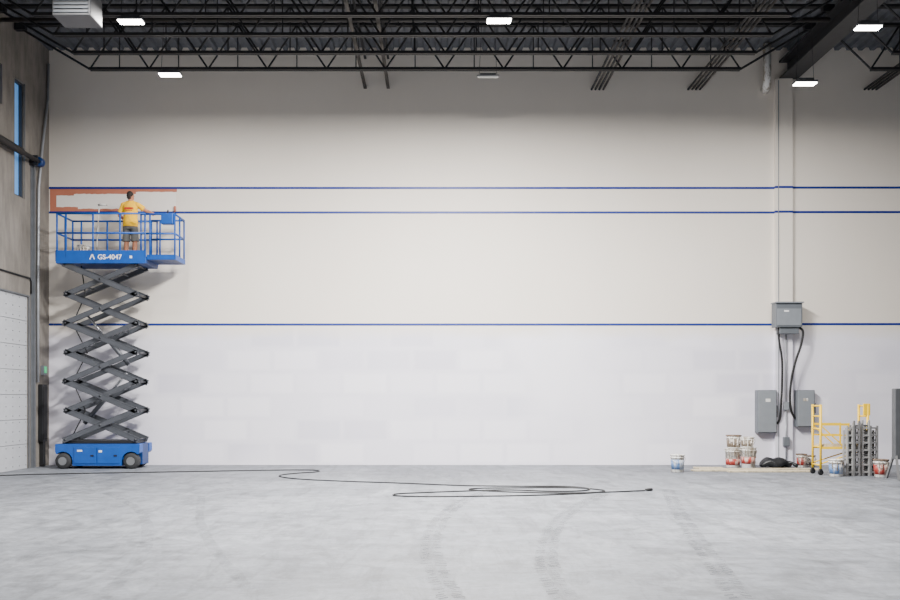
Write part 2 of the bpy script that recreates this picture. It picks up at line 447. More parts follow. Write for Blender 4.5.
# drain pipe
q=P(767,60,21.6)
tag(MB().tube([(q.x,q.y,10.598),(q.x,q.y,9.75),(q.x+.02,q.y+.06,9.62),(q.x+.06,q.y+.2,9.58),(q.x+.1,D-.003,9.57)],.1,12).build('drain_pipe',M_pailw,None,True),
    'short pale elbowed drain pipe beside the girder end at the back wall','pipe')
# unit heater
hc=P(78,8,15.95)
r=thing('unit_heater','grey box heater hung under the roof above the lift','heater',(hc.x,15.95,9.4))
hz=PZ(15,15.65)
MB().box(hc.x-.35,hc.x+.35,15.65,16.22,hz,hz+.5,.02).build('casing',M_heater,r)
q=MB()
for k in range(6): q.bar((hc.x-.31,15.635,hz+.06+k*.07),(hc.x+.31,15.635,hz+.06+k*.07),.03,.03)
q.build('louver',M_greybox,r)
for sx in (-.31,.31): MB().tube([(hc.x+sx,15.9,hz+.5),(hc.x+sx,15.9,10.62)],.012,6).build('hanger_rod',M_dark,r)

# lamps
def lamp(u,v,d,label,lens,power,thin=1.0):
    p=P(u,v,d); r=thing('high_bay_light',label,'ceiling light',(p.x,p.y,p.z),'high bay ceiling lights')
    dd=.11*thin; hw=.25
    MB().box(p.x-hw,p.x+hw,d-dd,d+dd,p.z+.01,p.z+.01+.05*thin,.008).box(p.x-.18,p.x+.18,d-.07*thin,d+.07*thin,p.z+.01+.05*thin,p.z+.04+.08*thin,.008).build('housing',M_housing,r)
    MB().box(p.x-hw+.02,p.x+hw-.02,d-dd+.015,d+dd-.015,p.z-.01,p.z+.01).build('lens',lens,r)
    for s in (-.2,.2): MB().tube([(p.x+s,d,p.z+.02),(p.x+s*.6,d,10.62)],.005,5).build('hanger_wire',M_dark,r)
    if power: area((p.x,p.y,p.z-.02),.46,.19,power)
def area(loc,sx,sy,power,col=(1,.975,.945),spread=180):
    L=bpy.data.lights.new('high_bay_or_fill_lamp','AREA'); L.shape='RECTANGLE'; L.size=sx; L.size_y=sy; L.energy=power; L.color=col; L.spread=math.radians(spread)
    o=bpy.data.objects.new('high_bay_or_fill_lamp',L); C.objects.link(o); o.location=loc; return o
PW=440
for u,v,d,l,le,pw,th in [(170,75,19.4,'bright lamp above the lift, left of the row nearest the wall',M_lens,PW*.10,1),
                (488,77,19.4,'dim unlit lamp in the middle of the row nearest the wall',M_lensdim,0,.5),
                (805,84,19.4,'bright lamp right of the girder against the back wall',M_lens,PW*.10,1),
                (131,22,16.75,'bright lamp beside the grey heater, left of the front row',M_lens,PW*.2,1),
                (499,21,16.75,'bright lamp at the middle of the front row',M_lens,PW*.9,1),
                (868,28,16.75,'bright lamp at far right of the front row',M_lens,PW*.2,1)]:
    lamp(u,v,d,l,le,pw,th)
for y,ky,zl in ((14.6,1.8,9.02),(13.2,1.2,8.6),(10.5,.6,8.9),(6.0,.08,8.9)):  # unseen fill lamps added out of frame, strongest at centre to brighten the wall
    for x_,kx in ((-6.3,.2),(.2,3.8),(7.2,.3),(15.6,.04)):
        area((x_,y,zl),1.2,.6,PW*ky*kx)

# masking tape
def tape(v,label):
    z=PZ(v,D); t=.028; m_=MB(); a,b=PX(774,D),PX(791,D)
    m_.box(XL+.002,a,D-.008,D-.001,z-t,z+t).box(a-.006,b+.006,D-PD-.007,D-PD-.001,z-t,z+t).box(a-.006,a-.001,D-PD-.001,D-.001,z-t,z+t).box(b+.001,b+.006,D-PD-.001,D-.001,z-t,z+t).box(b,XR,D-.008,D-.001,z-t+.01,z+t+.01)
    tag(m_.build('masking_tape',M_tape),label,'tape','blue masking tape lines on the wall')
tape(188,'topmost blue masking tape line across the wall, above the rust paint')
tape(212.5,'middle blue masking tape line across the wall, at platform rail height')
tape(324.5,'lowest blue masking tape line where cream wall meets white primer')

# ------------------------------------------------------------ scissor lift
Y0,Y1=20.7,21.62
lx0,lx1=PX(55,Y0),PX(139.5,Y0)
L=thing('scissor_lift','blue scissor lift raised on grey crossed arms at the left wall','scissor lift',((lx0+lx1)/2,(Y0+Y1)/2,0))
wx=[PX(63,Y0),PX(131,Y0)]; wr=.19
pr=[(wx[1]+.23*math.cos(a),.19+.23*math.sin(a)) for a in [PI*k/8 for k in range(2,9)]]
pl=[(wx[0]+.23*math.cos(a),.19+.23*math.sin(a)) for a in [PI*k/8 for k in range(0,7)]]
body=[(lx0,.42),(lx0,.585),(lx0+.015,.6),(lx1-.015,.6),(lx1,.585),(lx1,.40)]+pr+[(wx[1]-.23,.08),(wx[0]+.23,.08)]+pl
MB().prism(body,Y0,Y0+.24).build('chassis',M_blue,L)
MB().box(lx0+.01,lx1-.01,Y0+.24,Y1-.22,.09,.6,.01).build('chassis_core',M_dblue,L)
MB().prism(body,Y1-.22,Y1).build('chassis',M_blue,L)
MB().box(lx0+.12,lx1-.12,Y0+.12,Y1-.12,.6,.68,.01).build('chassis_top',M_dark,L)
tx0,tx1=wx[0]+.27,wx[1]-.27; tm=(tx0+tx1)/2
for a_,b_ in ((tx0,tm-.01),(tm+.01,tx1)):
    tr=MB().box(a_,b_,Y0-.02,Y0,.13,.53,.008).build('side_tray',M_blue,L)
    MB().box(b_-.14,b_-.06,Y0-.03,Y0-.02,.3,.34,.004).build('latch',M_dark,tr)
for X in wx:
    for yy in (Y0-.03,Y1-.2):
        wl=MB().lathe([(.1,0),(.165,0),(.19,.03),(.19,.17),(.165,.2),(.1,.2)],(X if yy<21 else X-.06*(1 if X>-8 else -1),yy,wr),28,'y').build('wheel',M_tyre,L,True)
        yh=yy-.012 if yy<21 else yy+.19
        MB().lathe([(.03,0),(.1,.0),(.1,.02),(.03,.025)],(X,yh,wr),20,'y').build('wheel_hub',M_hub,wl)
MB().box(tx0+.08,tx0+.2,Y0-.026,Y0-.02,.42,.46).build('warning_decal',M_white,L)
MB().box(tx1-.5,tx1-.42,Y0-.026,Y0-.02,.40,.45).build('warning_decal',M_white,L)
# scissor stack
zb,zt=.70,4.93; n=6; h=(zt-zb)/n
ax0,ax1=PX(66,Y0+.1),PX(136,Y0+.1)
aw=.12
def armset(y,dirn):
    for i in range(n):
        d=dirn if i%2==0 else -dirn
        a,b=((ax0,ax1) if d>0 else (ax1,ax0))
        za=zb+i*h; ex=Vector((b-a,0,h)).normalized()*.05
        MB().bar(Vector((a,y,za))-ex,Vector((b,y,za+h))+ex,.045,aw,(0,0,1),.01).build('scissor_arm',M_arm,L)
for yo,yi in ((Y0+.06,Y0+.14),(Y1-.06,Y1-.14)):
    armset(yo,1); armset(yi,-1)
cm=(ax0+ax1)/2
for i in range(n):
    MB().tube([(cm,Y0+.025,zb+(i+.5)*h),(cm,Y1-.025,zb+(i+.5)*h)],.03,12).build('center_pin',M_pin,L,True)
    for f_ in (.25,.75):
        xx=ax0+(ax1-ax0)*f_; MB().tube([(xx,Y0+.14,zb+(i+(f_ if i%2 else 1-f_))*h),(xx,Y1-.14,zb+(i+(f_ if i%2 else 1-f_))*h)],.028,10).build('cross_tube',M_arm,L,True)
for i in range(n+1):
    for X in (ax0,ax1):
        MB().tube([(X,Y0+.03,zb+i*h),(X,Y1-.03,zb+i*h)],.027,12).build('end_pin',M_pin,L,True)
ym=(Y0+Y1)/2
for (xa,za,xb,zb2) in [(ax0+.3,zb+.55*h,ax1-.35,zb+2.3*h),(ax1-.3,zb+2.6*h,ax0+.35,zb+4.35*h)]:
    a=Vector((xa,ym,za)); b=Vector((xb,ym,zb2)); mdp=a.lerp(b,.55)
    hc_=MB().tube([a,mdp],.055,14).build('hydraulic_cylinder',M_arm,L,True)
    MB().tube([mdp,b],.03,12).build('piston_rod',M_chrome,hc_,True)
MB().tube([(ax0+.05,Y0+.25,zb),(ax0+.4,Y0+.27,zb+h*1.0),(ax0+.1,Y0+.25,zb+2*h),(ax0+.45,Y0+.27,zb+3*h),(ax0+.1,Y0+.25,zb+4*h),(ax0+.4,Y0+.27,zb+5*h),(ax0+.3,Y0+.27,zt)],.015,8).build('hydraulic_hose',M_black,L,True)
# platform
px0,px1=PX(56,Y0),PX(146,Y0); pe=PX(175,Y0)
DZ=5.10
MB().box(px0,px1,Y0+.02,Y1-.02,4.95,DZ-.01,.01).build('platform_frame',M_dblue,L)
MB().box(px0+.02,px1-.02,Y0+.04,Y1-.04,DZ-.01,DZ).build('deck_plate',M_tread,L)
MB().box(px0,px1,Y0-.02,Y0+.02,4.95,5.26,.005).build('toe_board',M_blue,L)
MB().box(px0,px1,Y1-.04,Y1,5.0,5.26,.005).build('toe_board',M_blue,L)
MB().box(px0-.02,px0+.02,Y0,Y1,5.0,5.26,.005).build('toe_board',M_blue,L)
MB().box(px1-.4,pe-.032,Y0+.082,Y1-.082,5.06,5.13,.004).build('extension_deck',M_dblue,L)
MB().box(px1,pe,Y0+.05,Y0+.08,5.05,5.17,.004).box(px1,pe,Y1-.08,Y1-.05,5.05,5.17,.004).box(pe-.03,pe,Y0+.08,Y1-.08,5.05,5.17,.004).build('extension_toe_board',M_blue,L)
zr=PZ(213.5,Y0); zm=PZ(233,Y0)
def rail(y,xs,za=DZ):
    R=MB()
    for z in (zr,zm): R.tube([(xs[0],y,z),(xs[-1],y,z)],.024,10)
    for X in xs: R.tube([(X,y,za),(X,y,zr)],.022,10)
    return R
front=[PX(u,Y0) for u in (57,66,93,120,145)]
rail(Y0,front).build('guardrail',M_blue,L,True); rail(Y1-.02,front).build('guardrail',M_blue,L,True)
R=MB()
for z in (zr,zm): R.tube([(front[0],Y0,z),(front[0],Y1-.02,z)],.024,10)
R.tube([(front[0],ym,DZ),(front[0],ym,zr)],.022,10); R.build('end_guardrail',M_blue,L,True)
ext=[PX(u,Y0) for u in (140,149,174)]
rail(Y0+.07,ext).build('extension_guardrail',M_blue,L,True); rail(Y1-.09,ext).build('extension_guardrail',M_blue,L,True)
R=MB()
for z in (zr,zm): R.tube([(ext[-1],Y0+.07,z),(ext[-1],Y1-.09,z)],.024,10)
R.tube([(ext[-1],ym,DZ+.03),(ext[-1],ym,zr)],.022,10)
R.build('extension_guardrail',M_blue,L,True)
cb=MB().box(PX(161,Y0),PX(173,Y0),Y0-.02,Y0+.16,5.90,6.15,.015).build('control_box',M_blue,L)
MB().tube([(PX(167,Y0),Y0+.07,6.15),(PX(167,Y0),Y0+.07,6.25)],.018,10).build('joystick',M_black,cb)
# lettering and emblem
text('GS-4047',.165,(PX(110,Y0),Y0-.024,5.045),M_white,'lettering',L,.003,.002)
e=MB(); ex,ez=PX(92.5,Y0),5.045
e.bar((ex-.055,Y0-.024,ez),(ex,Y0-.024,ez+.12),.006,.022).bar((ex+.055,Y0-.024,ez),(ex,Y0-.024,ez+.12),.006,.022)
e.build('emblem',M_white,L)
MB().box(PX(130,Y0),PX(132.4,Y0),Y0-.026,Y0-.02,5.07,5.13).build('warning_decal',M_white,L)

# ------------------------------------------------------------ pails
def pail(loc,label,band,lid=None,h_=.36,r1=.15,group='paint pails on the floor',open_=False,drips=True,bz=(.06,.26)):
    x,y,z=loc; r0=r1*.88
    t=thing('paint_pail',label,'pail',loc,group)
    pf=[(r0-.01,0),(r0,.01),(r1-.005,h_-.075),(r1+.008,h_-.07),(r1+.008,h_-.055),(r1-.002,h_-.05),(r1-.002,h_-.03),(r1+.006,h_-.028),(r1+.008,h_-.004)]
    if open_: pf+=[(r1-.004,h_),(r1-.012,h_-.01),(r0-.004,.06),(.001,.055)]
    MB().lathe(pf,(x,y,z),28).build('bucket',M_pailw,t,True)
    b0,b1=bz[0]*h_/.36,bz[1]*h_/.36; f=lambda zz:r0+(r1-.005-r0)*zz/(h_-.075)+.003
    MB().lathe([(f(b0),b0),(f(b1),b1)],(x,y,z),28).build('label_band',band,t,True)
    if not open_: MB().lathe([(r1+.012,h_-.02),(r1+.014,h_+.006),(r1-.01,h_+.008),(r1-.02,h_),(0.001,h_)],(x,y,z),28).build('lid',lid or M_pailw,t,True)
    hd=MB(); ps=[(x+(r1+.015)*math.cos(a),y-.02-.5*r1*math.sin(a)-.07*math.sin(a),z+h_-.06-.13*math.sin(a)) for a in [PI*k/12 for k in range(13)]]
    hd.tube(ps,.004,6).build('bail_handle',M_wire,t)
    rr=random.Random(int(x*1000))
    for k in range(4 if drips else 0):
        a=-PI/2+(k-1.5)*.55+rr.uniform(-.15,.15); l=rr.uniform(.08,.2); zz=h_-.05
        q0=Vector((x+(r1+.007)*math.cos(a),y+(r1+.007)*math.sin(a),z+zz)); q1=Vector((x+(f(zz-l)+.004)*math.cos(a),y+(f(zz-l)+.004)*math.sin(a),z+zz-l))
        MB().tube([q0,q0.lerp(q1,.6),q1],[.014,.010,.013],6).build('paint_drip',M_pailg if band is not M_pailg else M_primer,t)
    return t
p=FL(677.5,472); pail(p,'white pail with blue label standing alone left of the planks',M_pailb,None,.40,.155,drips=False)
XA,XB=PX(733.0,21.2),PX(748.3,20.98)
pail((XA,21.2,0),'white red labelled pail at the bottom of the left stack by the wall',M_pailr,None,.46,.19,bz=(.05,.17))
pail((XA+.02,21.21,.472),'brown smeared dark lidded pail on top of the left stack',M_pailg,M_paild,.32,.175,bz=(.04,.26))
pail((XB,20.98,0),'big white red labelled pail at the bottom of the right stack by the wall',M_pailr,None,.50,.18,bz=(.08,.2))
pail((XB-.02,20.99,.512),'open paint splashed brown smeared pail on top of the right stack',M_pailg,None,.25,.16,open_=True,bz=(.04,.22))
pail((PX(801.5,21.2),21.2,0),'small red labelled pail between the black bag and yellow scaffold',M_pailr,M_paild,.33,.12)
pail((PX(810.5,21.4),21.4,0),'small dark lidded grey pail just behind the yellow scaffold',M_pailg,M_paild,.28,.11)
pail((PX(836,18.7),18.7,0),'white pail with blue label in front of the yellow scaffold',M_pailb,None,.37,.15)
pail((PX(881,18.5),18.5,0),'red labelled dark lidded pail at right of the grey frames',M_pailr,M_paild,.38,.15)
# planks
for k,(u0,u1,y) in enumerate([(694,722,20.8),(700,818,20.42),(692,776,20.1),(728,814,19.8)]):
    X0,X1=PX(u0,y),PX(u1,y)
    m_=MB().box(0,X1-X0,-.1,.1,0,.036,.004)
    m_.xform(Matrix.Translation((X0,y,.001))@Matrix.Rotation(math.radians((-3,.6,-1.2,1.4)[k]),4,'Z'))
    tag(m_.build('wood_plank',M_wood),['shortest pale plank on the floor just left of the pail stacks','longest pale plank on the floor, next to the pail stacks','pale plank on the floor reaching farthest left, third from the wall','pale plank on the floor, frontmost of the four'][k],'plank','planks lying on the floor')
# black bag
bg=MB().ell((PX(776,21.2),21.2,.10),.40,.24,.11,40,24)
for v in bg.bm.verts:
    q=v.co; d=.03*math.sin(q.x*17+q.z*9)+.022*math.sin(q.y*23+q.x*11+2)
    v.co=Vector((q.x+d*.6,q.y+d*.5,max(.0,q.z+d+.04*math.exp(-((q.x-PX(770,21.2))/.12)**2)*(q.z>.1))))
r=thing('black_bag','crumpled black bag lying on the floor under the electrical boxes','bag',(PX(776,21.2),21.2,0))
bg.build('sack',M_bag,r,True)
nk=Vector((PX(787,21.1),21.05,.11))
MB().tube([nk,nk+Vector((.08,-.03,.02)),nk+Vector((.15,-.06,-.03)),nk+Vector((.2,-.1,-.06))],[.05,.03,.045,.05],10).build('tied_neck',M_bag,r,True)

# ------------------------------------------------------------ electrical
def ebox(name,label,u0,u1,v0,v1,dep,mat_,yb=D):
    yf=yb-dep; x0,x1=PX(u0,yf),PX(u1,yf); z1,z0=PZ(v0,yf),PZ(v1,yf)
    r=thing(name,label,'electrical box',((x0+x1)/2,yb-dep/2,z0))
    MB().box(x0,x1,yf,yb-.002,z0,z1,.012).build('enclosure',mat_,r); return r,x0,x1,yf,z0,z1
EB=D-PD-.012
r,x0,x1,yf,z0,z1=ebox('meter_cabinet','grey hooded meter cabinet high on the pilaster at the lowest tape line',776,802.5,303,327,.3,M_greybox,EB)
MB().prism([(x0-.02,z1),(x1+.02,z1),(x1+.02,z1+.03),(x0-.02,z1+.03)],yf-.05,EB).build('hood',M_greybox2,r)
MB().box(x0+.03,x1-.03,yf-.015,yf,z0+.04,z1-.14,.005).build('cover_door',M_greybox2,r)
MB().box(x0+.12,x1-.06,yf+.06,EB,z0-.16,z0,.01).build('lower_hub',M_greybox,r)
MB().box(x0+.2,x0+.32,yf-.02,yf-.015,z1-.22,z1-.18).build('rating_plate',M_white,r)
mx0,mx1,mz0=x0,x1,z0
r,x0,x1,yf,z0,z1=ebox('disconnect_switch','larger tall grey switch box on the wall left of the pilaster',757.5,777,390,433,.2,M_greybox)
MB().box(x0+.02,x1-.02,yf-.02,yf,z0+.02,z1-.02,.008).build('box_door',M_greybox2,r)
MB().box(x1,x1+.03,yf+.03,yf+.07,z0+.4,z0+.7).build('switch_lever',M_dark,r)
MB().box(x0+.2,x0+.32,yf-.024,yf-.02,z1-.3,z1-.22).build('warning_sticker',M_pailw,r)
lbx,lbz=x1,z0
r,x0,x1,yf,z0,z1=ebox('disconnect_switch','smaller grey switch box on the wall right of the pilaster',797,815,390,427,.2,M_greybox)
MB().box(x0+.02,x1-.02,yf-.02,yf,z0+.02,z1-.02,.008).build('box_door',M_greybox2,r)
MB().box(x1,x1+.03,yf+.03,yf+.07,z0+.35,z0+.6).build('switch_lever',M_dark,r)
MB().box(x0+.15,x0+.27,yf-.024,yf-.02,z1-.28,z1-.21).build('warning_sticker',M_pailw,r)
rbx,rbz=x0,z0
def smooth_path(pts,n=8):
    out=[]; P_=[pts[0]]+list(pts)+[pts[-1]]
    for i in range(1,len(P_)-2):
        a,b,c_,d=[Vector(p) for p in P_[i-1:i+3]]
        for k in range(n):
            t=k/n; out.append(.5*((2*b)+(c_-a)*t+(2*a-5*b+4*c_-d)*t*t+(3*b-a-3*c_+d)*t**3))
    out.append(Vector(pts[-1])); return out
yc=21.72
tag(MB().tube(smooth_path([(PX(778.5,yc),yc,mz0-.005),P(779,340,21.74),P(782,360,21.77),P(782,385,21.79),P(781,405,21.8),P(780,418,21.86),(lbx+.035,21.9,PZ(424,21.9))]),.028,10).build('power_cable',M_black,None,True),
    'thick black cable dropping straight down to the left switch box','cable','black cables under the meter cabinet')
tag(MB().tube(smooth_path([(mx1-.03,21.7,mz0-.005),P(803,332,21.7),P(801,345,21.7),P(796,360,21.72),P(792,376,21.75),P(790,395,21.77),P(791,410,21.8),(rbx-.035,21.86,PZ(418,21.86))]),.03,10).build('power_cable',M_black,None,True),
    'thick black cable bulging right then dropping to the right switch box','cable','black cables under the meter cabinet')
JB=D-PD-.014; jy=JB-.03
r=thing('junction_box','small grey junction box with conduit on the pilaster between the switch boxes','junction box',(PX(786,jy),jy,0))
MB().box(PX(783.5,jy),PX(788.5,jy),JB-.08,JB,PZ(410,jy),PZ(402,jy),.008).build('enclosure',M_greybox2,r)
MB().tube([(PX(786,jy),jy,PZ(402,jy)),(PX(786,jy),jy,mz0-.17)],.018,8).build('conduit',M_conduit,r,True)
MB().tube([(PX(786,jy),jy,PZ(410,jy)),(PX(786,jy),jy,.0)],.018,8).build('conduit',M_conduit,r,True)
MB().box(PX(783,jy),PX(789,jy),JB-.09,JB,PZ(446,jy),PZ(437,jy),.008).build('outlet_box',M_greybox,r)

# ------------------------------------------------------------ rolling scaffold
S=thing('rolling_scaffold','yellow rolling scaffold with caster wheels right of the planks','scaffold',(9.04,19.2,0))
SX=[8.52,9.56]; SY=[19.0,19.4]; zt_=1.56
for X in SX:
    R=MB()
    for y in SY: R.tube([(X,y,.14),(X,y,zt_)],.026,10)
    for z in (.22,.62,1.02,1.3,zt_-.03): R.tube([(X,SY[0],z),(X,SY[1],z)],.018,8)
    R.build('end_frame',M_yel,S,True)
for y in SY:
    MB().bar((SX[0],y,.6),(SX[1],y,.6),.03,.05).build('side_rail',M_yel,S)
    MB().bar((SX[0],y,1.12),(SX[0]+.62,y,1.12),.03,.05).build('guard_bar',M_yel,S)
    MB().bar((SX[0],y,.88),(SX[0]+.62,y,.88),.03,.035).build('guard_bar',M_yel,S)
    MB().tube([(SX[0],y,1.1),(SX[0]+.5,y,.64)],.014,8).build('diagonal_brace',M_yel,S)
    MB().tube([(SX[0],y,.25),(SX[1],y,.58)],.014,8).build('diagonal_brace',M_yel,S)
    MB().bar((SX[0]+.62,y,.6),(SX[0]+.62,y,1.15),.03,.035).build('guard_post',M_yel,S)
MB().box(SX[0]+.03,SX[1]-.03,SY[0]+.02,SY[1]-.02,.62,.68).build('platform_board',M_wood,S)
MB().box(SX[1]-.1,SX[1]+.05,SY[0]-.02,SY[0]+.02,1.32,1.58,.01).build('toe_plate',M_yel,S)
for X in SX:
    for y in SY:
        cs=MB().tube([(X,y,.2),(X,y,.1)],.02,8).box(X-.03,X+.03,y-.035,y+.035,.1,.13).build('caster_fork',M_dark,S)
        MB().lathe([(.02,-.02),(.055,-.02),(.062,-.01),(.062,.01),(.055,.02),(.02,.02)],(X,y,.062),18,'y').build('caster_wheel',M_black,cs,True)
# grey ladder frames standing on end, several deep
def frame(u0,u1,y,hs,label):
    x0,x1=PX(u0,y),PX(u1,y); r=thing('scaffold_frame',label,'metal frame',((x0+x1)/2,y,0),'grey frames standing by the scaffold')
    n=len(hs); wd=(x1-x0)/n
    for k,hh in enumerate(hs):
        X=x0+wd*(k+.5); a,b=X-wd*.48,X+wd*.48; e=.03
        for j,(yy,sft) in enumerate(((y,0),(y+.07,.018),(y+.14,-.015))):
            ha=hh-.05*j
            f_=MB().box(a+sft,a+sft+e,yy-.025,yy+.025,0,ha,.003).box(b+sft-e,b+sft,yy-.025,yy+.025,0,ha,.003)
            zz=.07+.05*j
            while zz<ha-.03:
                f_.box(a+sft+e,b+sft-e,yy-.02,yy+.02,zz,zz+.036); zz+=.16
            f_.build('ladder_frame',M_alu if (k+j)%2==0 else M_alu2,r)
frame(846.5,860,18.75,(1.10,1.21),'narrow grey bundle of ladder frames on end before the yellow scaffold')
frame(861.5,878,18.8,(1.22,1.10),'wider grey bundle of ladder frames on end beside the red pail')
# grey upright panel at the right edge
r=thing('metal_panel','plain tall dark grey panel on splayed legs at the right edge','metal panel',(9.78,18.0,0))
lx=PX(894,17.95)
MB().box(lx,lx+.5,17.9,18.05,.42,1.9,.015).build('panel',M_panelg,r)
for X,s in ((lx+.03,-.03),(lx+.47,.03)):
    MB().bar((X,17.92,.5),(X+s,17.75,.0),.04,.04).build('leg',M_alu2,r)
    MB().bar((X,18.02,.5),(X+s,18.25,.0),.04,.04).build('leg',M_alu2,r)

# ------------------------------------------------------------ extension cord
cp=[(-30,478),(0,476),(60,474.3),(120,473.2),(190,472),(260,470.8),(300,470.4),(318,471),(316,472.4),(298,473.6),(283,475.2),(280,477),(298,479.5),(340,481.6),(400,483.6),(460,486),(520,486.8),(565,487),(588,489),(584,491.2),(555,492),(510,490.5),(470,491.5),(420,493.3),(396,494.6),(397,496.4),(430,497.2),(500,496.6),(550,495.4),(590,493.6),(604,491),(570,488.3),(510,488.5),(480,488.8),(470,490.2),(500,492.2),(560,493.6),(610,492.6),(630,491.8),(645,491.2)]
r=thing('extension_cord','long dark extension cord looping across the grey floor','cord',FL(320,482))
MB().tube(smooth_path([FL(u,v,.012) for u,v in cp],6),.012,8).build('cable',M_black,r,True)
q=FL(645,491.2,.03)
MB().tube([q,q+Vector((.05,0,0)),q+Vector((.12,.01,0)),q+Vector((.14,.01,0))],[.014,.028,.028,.02],10).build('plug',M_black,r,True)

# tyre marks on the floor: a soft dusty smear with a broken tread print in it
def tyre(pts,wd,tread=True):
    path=smooth_path([FL(u,v,.0) for u,v in pts],60); m_=MB(); acc=0; step=.08
    rb=MB(); prev=None
    for i in range(0,len(path)-6,6):
        a,b=path[i],path[i+6]; t=(b-a).normalized(); s=Vector((-t.y,t.x,0))*wd*.5*random.uniform(.85,1.15)
        cur=(rb.bm.verts.new(a-s+Vector((0,0,.0015))),rb.bm.verts.new(a+s+Vector((0,0,.0015))))
        if prev: rb.bm.faces.new((prev[0],prev[1],cur[1],cur[0]))
        prev=cur
    rb.build('tyre_smear',M_mark2,fl)
    if not tread: m_.bm.free(); return
    for a,b in zip(path,path[1:]):
        acc+=(b-a).length
        if acc<step: continue
        acc=0; step=random.uniform(.06,.10); t=(b-a).normalized(); s=Vector((-t.y,t.x,0))
        if random.random()<.08: continue
        for sg in (-1,1):
            if random.random()<.08: continue
            c0=b+s*sg*random.uniform(.005,.04); c1=b+s*sg*wd/2*random.uniform(.65,1.1)-t*.05; k=random.uniform(.010,.024)
            m_.face([c0-t*k+Vector((0,0,.003)),c1-t*k+Vector((0,0,.003)),c1+t*k+Vector((0,0,.003)),c0+t*k+Vector((0,0,.003))])
    m_.build('tyre_mark',M_mark,fl)
tyre([(452,600),(436,570),(431,545),(440,520),(462,502),(495,488)],.24)
tyre([(566,600),(549,572),(547,548),(556,525),(575,508),(604,494)],.24)
tyre([(742,600),(712,560),(690,530),(676,508),(668,490)],.24)
tyre([(100,600),(138,560),(148,530),(136,508),(104,492)],.15,False)
tyre([(250,590),(215,550),(200,520),(202,495)],.13,False)
tyre([(0,560),(120,545),(260,520),(360,505),(480,500)],.2,False)

# ------------------------------------------------------------ things on the platform
pail((PX(84,21.2),21.2,DZ),'white pail standing on the lift platform left of the painter',M_pailg,None,group='paint pails on the lift platform')
r=thing('roller_pole','pale paint pole leaning on the lift guardrail left of the painter','paint pole',(PX(97,21.3),21.3,DZ))
a=Vector((PX(96,21.3),21.3,DZ+.01)); b=Vector((PX(99,21.55),21.555,6.45))
MB().tube([a,b],.014,8).build('pole',M_pailw,r,True)
MB().tube([b,b+Vector((.0,.0,.08)),b+Vector((.1,0,.1))],.006,6).tube([b+Vector((-.02,0,.1)),b+Vector((.2,0,.1))],.028,12).build('roller_head',M_pailw,r,True)

# ------------------------------------------------------------ painter
pp=Vector((PX(130.5,21.22),21.22,DZ))
T=thing('person','person in yellow t-shirt and grey shorts painting the wall from the lift platform','person',pp)
TR=Matrix.Translation(pp)
sR=Vector((.17,0,1.375)); eR=Vector((.35,.10,1.25)); wR=Vector((.40,.34,1.26))
sL=Vector((-.17,0,1.375)); eL=Vector((-.29,.05,1.12)); wL=Vector((-.24,.285,1.064))
def hand(mb,w,f,n,ts,curl):
    f=Vector(f).normalized(); n=Vector(n); n=(n-f*n.dot(f)).normalized(); s=f.cross(n).normalized()*ts
    lens=[(.043,.028,.022),(.048,.031,.023),(.045,.029,.022),(.035,.022,.019)]
    for i in range(4):
        off=s*(.030-.020*i); k=w+f*(.088-.004*abs(i-1))+off
        mb.caps([w+off*.5,w+f*.04+off*.9,k],[.019,.016,.0125],10)
        a=0; p=k; ps=[k]
        for j,Ls in enumerate(lens[i]):
            a+=curl[j]; p=p+(f*math.cos(a)+n*math.sin(a))*Ls; ps.append(p)
        mb.caps(ps,[.0115,.0105,.0095,.008],10)
    b=w+f*.025+s*.024+n*.006
    d1=(s*.75+f*.65+n*.25).normalized(); d2=(f*.75+n*.7+s*.1).normalized()
    mb.caps([b,b+d1*.042,b+d1*.042+d2*.032,b+d1*.042+d2*.058],[.017,.0135,.0115,.009],10)
    return f,n,s
B=MB()
tors=[(.84,.15,.105,0,0),(.92,.16,.115,0,0),(1.02,.142,.102,0,0),(1.12,.142,.102,0,0),(1.24,.160,.112,0,0),(1.32,.168,.108,0,0),(1.375,.160,.092,0,0),(1.42,.115,.075,0,0),(1.455,.065,.06,0,0)]
B.loft(tors)
B.caps([(0,0,1.42),(0,.01,1.54)],[.058,.054])
hr=Matrix.Rotation(math.radians(-22),3,'Z')
def hp(x,y,z): return Vector((0,.012,1.585))+hr@Vector((x,y,z))
B.ell(hp(0,-.004,.01),.076,.094,.108,24,18,hr); B.ell(hp(0,.025,-.055),.056,.066,.06,18,12,hr)
B.caps([hp(0,.088,.012),hp(0,.108,-.022)],[.01,.014],10); B.ell(hp(0,.08,-.055),.026,.014,.01,12,8,hr)
for s in (-1,1):
    B.ell(hp(s*.078,-.002,-.008),.012,.022,.032,12,8,hr); B.ell(hp(s*.03,.082,.024),.02,.012,.008,10,8,hr)
    leg=[(s*.085,0,.86),(s*.10,.02,.47),(s*.105,-.005,.30),(s*.11,-.01,.085)]
    B.caps(leg,[.09,.06,.056,.038])
    B.caps([(s*.11,-.02,.045),(s*.12,.09,.035),(s*.125,.14,.03)],[.04,.038,.03])
for sh,el,wr_ in ((sR,eR,wR),(sL,eL,wL)):
    B.caps([sh,sh.lerp(el,.5),el,el.lerp(wr_,.35),wr_],[.058,.050,.042,.043,.029])
hd=hand(B,wR,Vector((.12,.98,.06)),Vector((0,.05,-1)),-1,(1.0,1.25,.8))
hand(B,wL,Vector((.08,.99,-.04)),Vector((0,0,-1)),1,(.95,1.2,.7))
B.xform(TR); B.build('body',M_skin,T,True,.0055,2)
